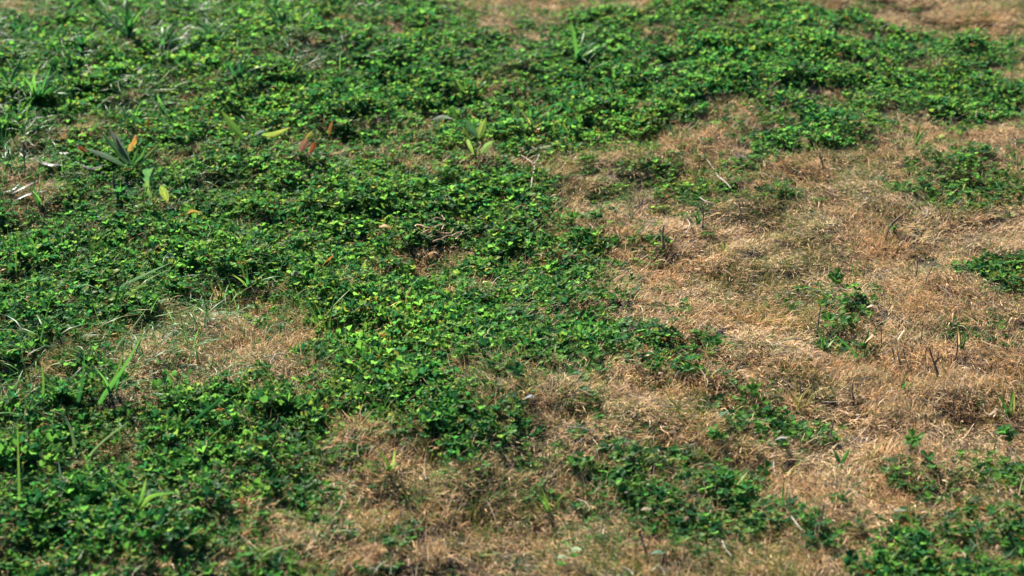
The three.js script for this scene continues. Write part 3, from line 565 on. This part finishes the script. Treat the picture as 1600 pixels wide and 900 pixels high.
// single fallen or low leaves
for (const [px, w, c0, c1, shape, label, cat = 'fallen leaf'] of [
  [[[425, 281], [440, 277], [458, 279]], 14, GREEN.yellow, lime2, oval, 'yellow oval leaf lying on the clover below the two-leaf weed'],
  [[[284, 334], [298, 329], [316, 331]], 11, orange, GREEN.yellow, lance, 'orange brown leaf lying right of the large torn leaf'],
  [[[503, 416], [511, 407], [521, 400]], 12, C(0.45, 0.22, 0.04), orange, lance, 'orange leaf lying in clover right of the dry island top'],
  [[[1016, 866], [1026, 860], [1037, 863]], 11, C(0.05, 0.15, 0.10), C(0.12, 0.24, 0.18), oval, 'dark teal leaf near the bottom edge beside a dark stub'],
  [[[1122, 648], [1130, 644], [1138, 641]], 9, C(0.04, 0.12, 0.08), C(0.10, 0.2, 0.14), oval, 'small teal leaf in dry grass right of middle'],
  [[[592, 354], [600, 351], [609, 354]], 8, STRAW.grey, STRAW.straw, oval, 'cream leaf scrap on the clover left of the curly stems'],
  [[[1402, 530], [1408, 521], [1413, 514]], 7, STRAW.pale, C(0.4, 0.33, 0.26), lance, 'whitish pointed leaf scrap above the row of dark stubs'],
  [[[1352, 535], [1358, 527], [1363, 522]], 13, STRAW.straw, STRAW.pink, oval, 'tan curled leaf left of the whitish pointed scrap'],
  [[[1212, 686], [1222, 682], [1232, 684]], 9, C(0.28, 0.27, 0.27), C(0.24, 0.24, 0.23), lance, 'grey leaf scrap in dry grass above the oblong island'],
  [[[820, 622], [828, 617], [838, 620]], 9, C(0.22, 0.24, 0.26), C(0.24, 0.24, 0.24), lance, 'grey leaf scrap at the carpet edge below the middle'],
  [[[1354, 480], [1360, 477], [1368, 479]], 6, STRAW.pale, C(0.38, 0.34, 0.28), oval, 'tiny white scrap right of the upper small clover pair'],
  [[[1545, 648], [1555, 640], [1566, 645]], 14, C(0.3, 0.23, 0.17), STRAW.grey, oval, 'grey-beige curled dead leaf near the right edge'],
  [[[700, 306], [707, 312], [714, 322]], 7, C(0.2, 0.23, 0.21), grey, lance, 'blue-grey leaf above the curly dry stems'],
  [[[455, 428], [462, 424], [470, 426]], 11, grey, C(0.17, 0.18, 0.18), oval, 'grey leaf at the right tip of the dry island top'],
  [[[1002, 796], [1008, 792], [1018, 795]], 12, C(0.26, 0.22, 0.16), C(0.32, 0.26, 0.19), oval, 'pale scrap inside the oblong clover island'],
  [[[1395, 800], [1405, 795], [1416, 797]], 8, C(0.14, 0.2, 0.15), C(0.2, 0.26, 0.2), oval, 'silvery leaf at the upper edge of the corner clump'],
  [[[122, 873], [126, 866], [130, 860]], 8, C(0.25, 0.3, 0.22), C(0.3, 0.33, 0.26), lance, 'white glinting scrap in the bottom left clover'],
  [[[160, 774], [174, 770], [192, 778]], 12, C(0.16, 0.1, 0.07), C(0.2, 0.13, 0.1), lance, 'dark brown dead leaf behind the three-bladed sprig'],
  [[[640, 805], [648, 812], [655, 822]], 6, GREEN.light, C(0.4, 0.5, 0.4), lance, 'small green leaf in the lower dry tongue'],
]) {
  const pts = smooth(lying(px, 0.022), 9), b = pts[0].clone(), mb = new MB();
  broadLeaf(mb, pts, w * mpp(b) * 1.15, V(0.15, 0.75, 0.7).normalize(), c0, c1, 0.35, shape, 0.12, S);
  const o = lone(b, mb.geo(), M.broad); o.position.copy(b); tag(o, 'fallen_leaf', label, cat);
}

// dead stems and stubs, standing: [main pixels, radius in pixels, branches, label]
const bark = C(0.10, 0.068, 0.042), bark2 = C(0.16, 0.105, 0.06);
for (const [px, r, branches, label, gr] of [
  [[[1037, 388], [1035, 370], [1037, 352]], 2.8, [[[1036, 372], [1042, 364]], [[1035, 366], [1030, 358]]], 'thick dark stub with knots, left of centre in the dry grass'],
  [[[988, 338], [1000, 322], [1009, 298]], 1.2, [[[1000, 322], [996, 306]]], 'thin dark forked stem below the upper carpet'],
  [[[962, 348], [964, 330], [974, 318]], 1.0, [[[963, 335], [955, 322]]], 'fine forked stem left of the thin dark forked stem'],
  [[[940, 345], [938, 330], [940, 318]], 1.0, [[[938, 332], [946, 322]]], 'fine brown stem at the carpet edge'],
  [[[1098, 352], [1099, 334], [1096, 318]], 1.8, [[[1099, 336], [1120, 330]], [[1099, 336], [1084, 310]], [[1098, 330], [1110, 316]]], 'branching dark stem right of the forked stems'],
  [[[1158, 345], [1157, 330], [1154, 314]], 1.5, [[[1157, 330], [1172, 326]]], 'dark stem with a side twig, right of the branching one'],
  [[[1384, 372], [1392, 352], [1412, 334]], 2.4, [[[1388, 360], [1394, 342]]], 'leaning dark stick in the upper right dry grass'],
  [[[1448, 436], [1455, 420], [1463, 406]], 1.3, [], 'thin leaning stem right of the leaning dark stick'],
  [[[1432, 426], [1433, 414], [1432, 402]], 1.3, [], 'thin upright stem next to the thin leaning stem'],
  [[[1277, 520], [1279, 500], [1282, 480]], 1.9, [], 'dark upright stub at the lower small clover spot'],
  [[[1377, 536], [1377, 524], [1376, 510]], 1.5, [], 'dark stub between the small clover spot and the tan curled leaf'],
  [[[1438, 536], [1440, 524], [1441, 510]], 1.4, [], 'dark stub right of the whitish pointed scrap'],
  [[[1399, 572], [1397, 558], [1394, 544]], 1.6, [], 'leftmost of the close row of dark stubs'],
  [[[1407, 572], [1404, 558], [1402, 546]], 1.6, [], 'second from left in the close row of dark stubs'],
  [[[1419, 576], [1415, 560], [1411, 546]], 1.6, [], 'third from left in the close row of dark stubs'],
  [[[1447, 574], [1446, 560], [1447, 542]], 1.5, [], 'slim stub between the close row and the thick forked stub'],
  [[[1466, 588], [1459, 566], [1452, 544]], 2.6, [[[1461, 570], [1467, 548]], [[1459, 566], [1472, 556]]], 'thick dark forked stub, right end of the stub row'],
  [[[1334, 626], [1331, 610], [1335, 590]], 2.2, [], 'bent dark stub below the stub row'],
  [[[1252, 630], [1251, 612], [1249, 588]], 1.4, [[[1251, 612], [1258, 600]]], 'left one of the twin brown stubs'],
  [[[1274, 628], [1273, 612], [1270, 590]], 1.4, [[[1272, 608], [1278, 598]]], 'right one of the twin brown stubs'],
  [[[1297, 688], [1299, 672], [1303, 654]], 2.2, [], 'dark stub below the twin brown stubs'],
  [[[1280, 842], [1282, 820], [1287, 790]], 3.0, [[[1283, 815], [1277, 800]]], 'tall blurred dark stem right of the oblong clover island'],
  [[[1490, 664], [1490, 645], [1489, 622]], 1.7, [], 'dark stub above the clover strip at the right'],
  [[[1586, 585], [1590, 572], [1596, 560]], 1.5, [], 'leaning stub at the right edge'],
  [[[1494, 556], [1496, 540], [1495, 522]], 1.8, [[[1496, 542], [1502, 534]]], 'dark stub under the sparse clover specks'],
  [[[1012, 872], [1006, 852], [999, 830]], 2.6, [[[1008, 860], [1014, 846]]], 'blurred dark stub at the bottom beside the teal leaf'],
  [[[39, 276], [38, 250], [36, 222]], 2.0, [[[38, 246], [42, 230]]], 'dark stem standing in the bare patch at the left edge'],
  [[[180, 302], [178, 288], [177, 270]], 2.2, [], 'dark stub in clover below the rosette'],
  [[[313, 306], [312, 292], [310, 272]], 1.8, [[[311, 284], [298, 278]], [[311, 284], [322, 276]]], 'dark forked stub right of the large torn leaf'],
  [[[1286, 262], [1284, 252], [1280, 242]], 1.8, [], 'dark stub in the tan grass under the upper carpet'],
  [[[1525, 186], [1526, 180], [1527, 172]], 2.2, [], 'dark blurred stub below the upper right carpet'],
  [[[1590, 265], [1589, 252], [1590, 240]], 1.6, [], 'dark stem in the right edge clover patch'],
]) {
  const pts = smooth(rising(px, 0.012, 0.008), 8), b = pts[0].clone(), m = mpp(b), g = group(b), col = S() < 0.7 ? bark : bark2;
  part(g, 'stem', stick(pts, r * m * 0.9, r * m * 0.6, col, S, 0.4), M.wood);
  for (const br of branches) { const q = br.map(([x, y], k) => above(x, y, b, 0.006 + k * 0.006 * (S() - 0.3))); part(g, 'branch', stick(smooth([q[0], q[0].clone().lerp(q[1], 0.5).add(V(0.001, 0.001, 0)), q[1]], 5), r * m * 0.55, r * m * 0.35, col, S), M.wood); }
  tag(g, 'weed_stub', label, 'dead weed');
}

// roots, twigs and straws lying about: [pixels, radius in pixels, colour, branches, name, label]
const bone = C(0.27, 0.22, 0.17), straw = C(0.29, 0.205, 0.115);
for (const [px, r, c, branches, name, label] of [
  [[[814, 243], [834, 257], [832, 275], [830, 293]], 1.9, bone, [[[834, 257], [843, 241]]], 'forked_root', 'whitish forked root lying at the edge of the upper carpet'],
  [[[1104, 249], [1114, 262], [1122, 276], [1132, 291]], 1.9, bone, [[[1122, 276], [1142, 294]]], 'twig', 'whitish knobbly twig lying right of the forked root'],
  [[[1072, 365], [1078, 352], [1074, 343]], 1.5, bone, [[[1072, 358], [1062, 350]]], 'twig', 'small whitish forked twig by the branching dark stem'],
  [[[1092, 308], [1106, 316], [1122, 320]], 1.3, bone, [], 'twig', 'whitish twig across the branching dark stem'],
  [[[1115, 418], [1126, 408], [1138, 395]], 1.3, straw, [], 'straw', 'straw slanting up right, below the thick dark stub'],
  [[[1092, 415], [1112, 418], [1140, 412]], 1.2, straw, [], 'straw', 'level straw under the slanting one below the thick dark stub'],
  [[[950, 378], [970, 377], [992, 385]], 1.2, straw, [], 'straw', 'bent straw left of the thick dark stub'],
  [[[1264, 284], [1282, 289], [1298, 296]], 1.4, straw, [], 'straw', 'straw lying in upper tan grass near a dark stub'],
  [[[1404, 496], [1413, 501], [1424, 507]], 1.2, bone, [], 'straw', 'white straw above the whitish pointed scrap'],
  [[[1392, 580], [1399, 571], [1407, 561]], 1.3, straw, [], 'straw', 'straw leaning across the close row of dark stubs'],
  [[[1512, 682], [1545, 668], [1584, 653]], 1.6, straw, [], 'straw', 'long straw under the grey-beige curled leaf'],
  [[[1498, 692], [1512, 678], [1522, 662]], 2.0, straw, [], 'straw', 'thick straw left of the long straw near the right edge'],
  [[[1452, 662], [1472, 672], [1494, 681]], 1.5, straw, [], 'straw', 'straw sloping down right, left of the thick straw'],
  [[[1328, 694], [1342, 682], [1358, 664]], 1.6, straw, [[[1350, 674], [1360, 670]]], 'straw', 'bright straw above the two-leaved seedling'],
  [[[1236, 806], [1243, 816], [1253, 829]], 2.2, bone, [], 'straw', 'pale straw beside the tall blurred dark stem'],
  [[[1128, 844], [1134, 858], [1144, 870]], 2.0, bone, [], 'straw', 'blurred pale straw below the oblong clover island'],
  [[[900, 780], [914, 785], [923, 796]], 2.0, bone, [], 'straw', 'hooked pale straw at the left end of the oblong clover island'],
  [[[888, 667], [908, 669], [930, 674]], 1.5, bone, [], 'straw', 'pale straw above the oblong clover island'],
  [[[1006, 604], [1020, 592], [1038, 576]], 1.4, straw, [], 'straw', 'straw slanting below the compact clover island'],
  [[[1108, 690], [1130, 688], [1150, 684]], 1.3, straw, [], 'straw', 'level straw at the top of the oblong clover island'],
  [[[310, 842], [322, 832], [335, 816]], 2.2, straw, [], 'straw', 'blurred straw in the bottom left, pointing up right'],
  [[[372, 834], [386, 845], [402, 858]], 2.0, straw, [], 'straw', 'blurred straw in the bottom left, pointing down right'],
  [[[546, 728], [547, 735], [550, 742]], 2.0, bone, [], 'straw', 'short white straw beside the lower dry tongue'],
  [[[776, 535], [786, 515], [800, 492]], 1.1, straw, [], 'straw', 'thin straw slanting through the middle clover'],
  [[[715, 372], [732, 362], [748, 352]], 1.0, GREEN.lime, [], 'straw', 'thin green stalk right of the curly dry stems'],
  [[[410, 560], [426, 555], [446, 552]], 1.4, bone, [], 'straw', 'whitish straw in the lower left dry island'],
  [[[1018, 893], [1030, 884], [1040, 899]], 1.8, bone, [], 'straw', 'white kinked straw at the bottom edge'],
  [[[972, 888], [982, 890], [990, 899]], 2.2, bone, [], 'straw', 'white thick straw cut by the bottom edge'],
  [[[1502, 552], [1530, 546], [1560, 540]], 1.1, straw, [], 'straw', 'straw right of the stub under the sparse specks'],
  [[[1560, 760], [1580, 755], [1604, 742]], 1.8, straw, [], 'straw', 'straw between the clover strip and the corner clump'],
]) {
  const pts = smooth(lying(px, 0.012), 9), b = pts[0].clone(), m = mpp(b), g = group(b);
  const main = stick(pts, r * m * 0.78, r * m * 0.5, c, S, 0.3);
  if (!branches.length) { const o = lone(b, main, M.wood); o.position.copy(b); tag(o, name, label, name.replace('_', ' ')); continue; }
  part(g, 'stem', main, M.wood);
  for (const br of branches) { const q = lying(br, 0.02); part(g, 'branch', stick(smooth([q[0], q[0].clone().lerp(q[1], 0.5).add(V(0.002, 0.001, 0)), q[1]], 5), r * m * 0.7, r * m * 0.4, c, S), M.wood); }
  tag(g, name, label, name.replace('_', ' '));
}
{ // the knot of curly dead stems in the middle clover
  const b = land(700, 372), g = group(b), m = mpp(b);
  for (const px of [[[648, 362], [650, 352], [658, 352], [668, 356], [682, 353], [694, 350], [690, 358]], [[656, 366], [668, 360], [680, 355], [690, 351], [695, 357]], [[660, 370], [676, 362], [690, 364], [704, 364], [708, 358]], [[712, 374], [720, 366], [726, 358], [731, 352]], [[664, 374], [672, 368], [684, 370], [698, 366]], [[704, 370], [714, 364], [724, 362]], [[670, 346], [682, 340], [694, 344], [690, 336]], [[690, 374], [700, 368], [712, 370], [722, 366]], [[676, 378], [688, 374], [696, 378]]]) {
    part(g, 'stem', stick(smooth(px.map(([x, y]) => land(x, y, 0.016 + S() * 0.014)), 14), m * (0.8 + S() * 0.6), m * 0.6, cmix(straw, STRAW.pink, S()), S, 0.2), M.wood);
  }
  tag(g, 'curly_dead_stems', 'small knot of curly tan dead stems in the middle clover', 'dead stems');
}

// clover plants that stand out, leaf by leaf: [x, y, leaves, leaflet in pixels, colours, label]
const fresh = [[GREEN.mid, 40], [GREEN.light, 40], [GREEN.deep, 20]], bright = [[GREEN.light, 50], [GREEN.lime, 40], [GREEN.mid, 10]];
for (const [x, y, n, w0, pal, label] of [
  [925, 348, 5, 14, fresh, 'large-leaved clover at the tip of the carpet, beside fine brown stems'],
  [892, 352, 4, 13, fresh, 'large-leaved clover left of the carpet tip'],
  [908, 372, 4, 12, fresh, 'lower clover under the carpet tip'],
  [752, 476, 3, 15, fresh, 'large clover leaf in a dark hollow of the middle carpet'],
  [724, 448, 3, 13, bright, 'yellow-green clover above the dark hollow in the middle carpet'],
  [1300, 446, 5, 15, fresh, 'glossy clover leading the upper small spot in the dry grass'],
  [1330, 462, 4, 12, fresh, 'small clover right of the glossy one, upper small spot'],
  [1302, 512, 4, 16, fresh, 'broad clover at the left of the lower small spot'],
  [1326, 512, 4, 15, fresh, 'broad clover at the right of the lower small spot'],
  [1353, 498, 2, 12, bright, 'bright two-leaf clover right of the lower small spot'],
  [1420, 705, 4, 18, fresh, 'lone clover left of the narrow strip'],
  [1580, 695, 4, 20, fresh, 'big clover above the narrow strip at the right edge'],
  [1455, 735, 4, 18, fresh, 'clover at the tip of the narrow strip'],
  [1592, 418, 3, 14, bright, 'bright clover leaf in the tuft at the right edge'],
  [70, 452, 4, 16, fresh, 'wide open clover leaf in the left carpet'],
  [28, 462, 4, 15, bright, 'yellowish clover close to the left edge'],
  [170, 475, 3, 14, bright, 'yellow-edged clover above the left end of the dry island'],
  [196, 315, 4, 16, fresh, 'clover standing left of the large torn leaf'],
  [575, 340, 4, 15, bright, 'backlit clover above the middle carpet'],
  [545, 325, 4, 14, fresh, 'large clover left of the backlit one'],
  [600, 395, 4, 14, fresh, 'clover left below the curly stems'],
  [465, 385, 4, 14, fresh, 'clover at the carpet edge above the dry island'],
  [360, 345, 4, 15, bright, 'pale backlit clover right of the orange brown leaf'],
  [812, 310, 5, 16, bright, 'bright clover below the forked root'],
  [808, 590, 5, 16, fresh, 'fresh clover at the lower right lobe of the carpet'],
  [720, 560, 4, 14, bright, 'bright clover in the lower middle carpet'],
  [1112, 545, 4, 15, fresh, 'clover at the right end of the compact island'],
  [985, 555, 4, 15, fresh, 'clover at the left end of the compact island'],
  [915, 735, 4, 18, fresh, 'clover at the left end of the oblong island'],
  [1190, 755, 4, 18, fresh, 'big clover at the right end of the oblong island'],
  [1175, 618, 4, 16, fresh, 'clover in the little knot beside twin stubs'],
  [1118, 685, 3, 15, fresh, 'clover above the oblong island'],
  [640, 430, 4, 13, bright, 'bright clover right of the orange leaf in the middle carpet'],
  [835, 430, 4, 13, bright, 'bright clover toward the right of the middle carpet'],
  [420, 640, 4, 18, fresh, 'big clover below the dry island'],
  [300, 735, 4, 18, bright, 'bright clover leaf in the lower left carpet'],
]) {
  const b = land(x, y, 0.006), g = group(b), m = mpp(b), w = w0 * 0.8;
  for (let k = 0; k < n; k++) {
    const a = S() * 6.28, r = (0.35 + 0.65 * S()) * w * m * 1.1, h = 0.007 + S() * 0.012, top = b.clone().add(V(Math.cos(a) * r, h, Math.sin(a) * r * 0.8));
    const az = S() * 6.28, tilt = 0.15 + S() * 0.6, nrm = V(Math.cos(az) * Math.sin(tilt), Math.cos(tilt), Math.sin(az) * Math.sin(tilt)), c = pick(S, pal), st = new MB();
    const foot = b.clone().add(V(Math.cos(a) * r * 0.3, 0, Math.sin(a) * r * 0.3));
    ribbon(st, smooth([foot, foot.clone().lerp(top, 0.55).add(V(0.002, 0.003, 0)), top], 5), 0.0014, V(1, 0, 0.2).normalize(), GREEN.light, GREEN.light);
    const leaf = part(g, 'leaf', st.geo(), M.clover); leaf.name = 'leaf';
    const u = V(1, 0, 0.3).cross(nrm).normalize(), v = nrm.clone().cross(u), turn = S() * 6.28, lift = (S() - 0.15) * 1.0, fold = 0.1 + S() * 0.4;
    for (let q = 0; q < 3; q++) {
      const e = turn + q * 2.094, d = u.clone().multiplyScalar(Math.cos(e)).addScaledVector(v, Math.sin(e)).multiplyScalar(Math.cos(lift)).addScaledVector(nrm, Math.sin(lift)).normalize(), n2 = nrm.clone().addScaledVector(d, -nrm.dot(d)).normalize(), lf = new MB(), k2 = 0.9 + 0.2 * S();
      leaflet(lf, top, d, n2, w * m * 0.95, w * m, fold, cmul(c, k2 * 0.95), cmul(c, k2), S() < 0.2 ? cmix(c, GREEN.yellow, 0.5) : cmul(c, k2));
      const gm = new THREE.Mesh(lf.geo().translate(-b.x, -b.y, -b.z), M.clover); gm.name = 'leaflet'; leaf.add(gm);
    }
  }
  tag(g, 'clover_plant', label, 'clover plant');
}

// loose straws and leaf scraps that nothing tells apart
{
  const R = rng(515); let straws = 0, scraps = 0;
  for (let k = 0; k < 4000 && (straws < 80 || scraps < 60); k++) {
    const x = R() * 1600, y = 20 + R() * 870, p = land(x, y), [m] = clover(p.x, p.z), a = R() * 6.28, L = 0.02 + R() * 0.035, c = pick(R, [[bone, 2], [straw, 5], [STRAW.grey, 2]]);
    if (m < 0.25 && straws < 80) {
      const q = [0, 0.5, 1].map((t) => { const X = p.x + Math.cos(a + (t - 0.5) * (R() - 0.5)) * L * t, Z = p.z + Math.sin(a) * L * t; return V(X, H(X, Z) + 0.014 + 0.008 * t * R(), Z); });
      const o = lone(q[0].clone(), stick(smooth(q, 5), 0.0007 + R() * 0.0005, 0.0005, c, R, 0.1), M.wood); o.position.copy(q[0]);
      tag(o, 'straw', 'thin loose straw stem lying on the dead grass', 'straw', 'loose straws on the dead grass'); straws++;
    } else if (m > 0.35 && scraps < 60) {
      const mb = new MB(), l = 0.006 + R() * 0.008, b = p.clone().add(V(0, 0.018 + R() * 0.010, 0)), pts = arc(b, a, 0.2 + R() * 0.6, l, 0.8, 6, 0.2, R), cc = R() < 0.5 ? cmix(GREEN.yellow, GREEN.rust, R()) : c;
      broadLeaf(mb, pts, l * (0.4 + 0.4 * R()), V(-Math.sin(a), 0.3, Math.cos(a)).normalize(), cc, cmul(cc, 0.9), 0.4, oval, 0.15, R);
      const o = lone(b, mb.geo(), M.broad); o.position.copy(b); tag(o, 'leaf_scrap', 'tiny withered leaf scrap caught on top of the clover', 'leaf scrap', 'withered leaf scraps in the clover'); scraps++;
    }
  }
}

renderer.render(scene, camera);
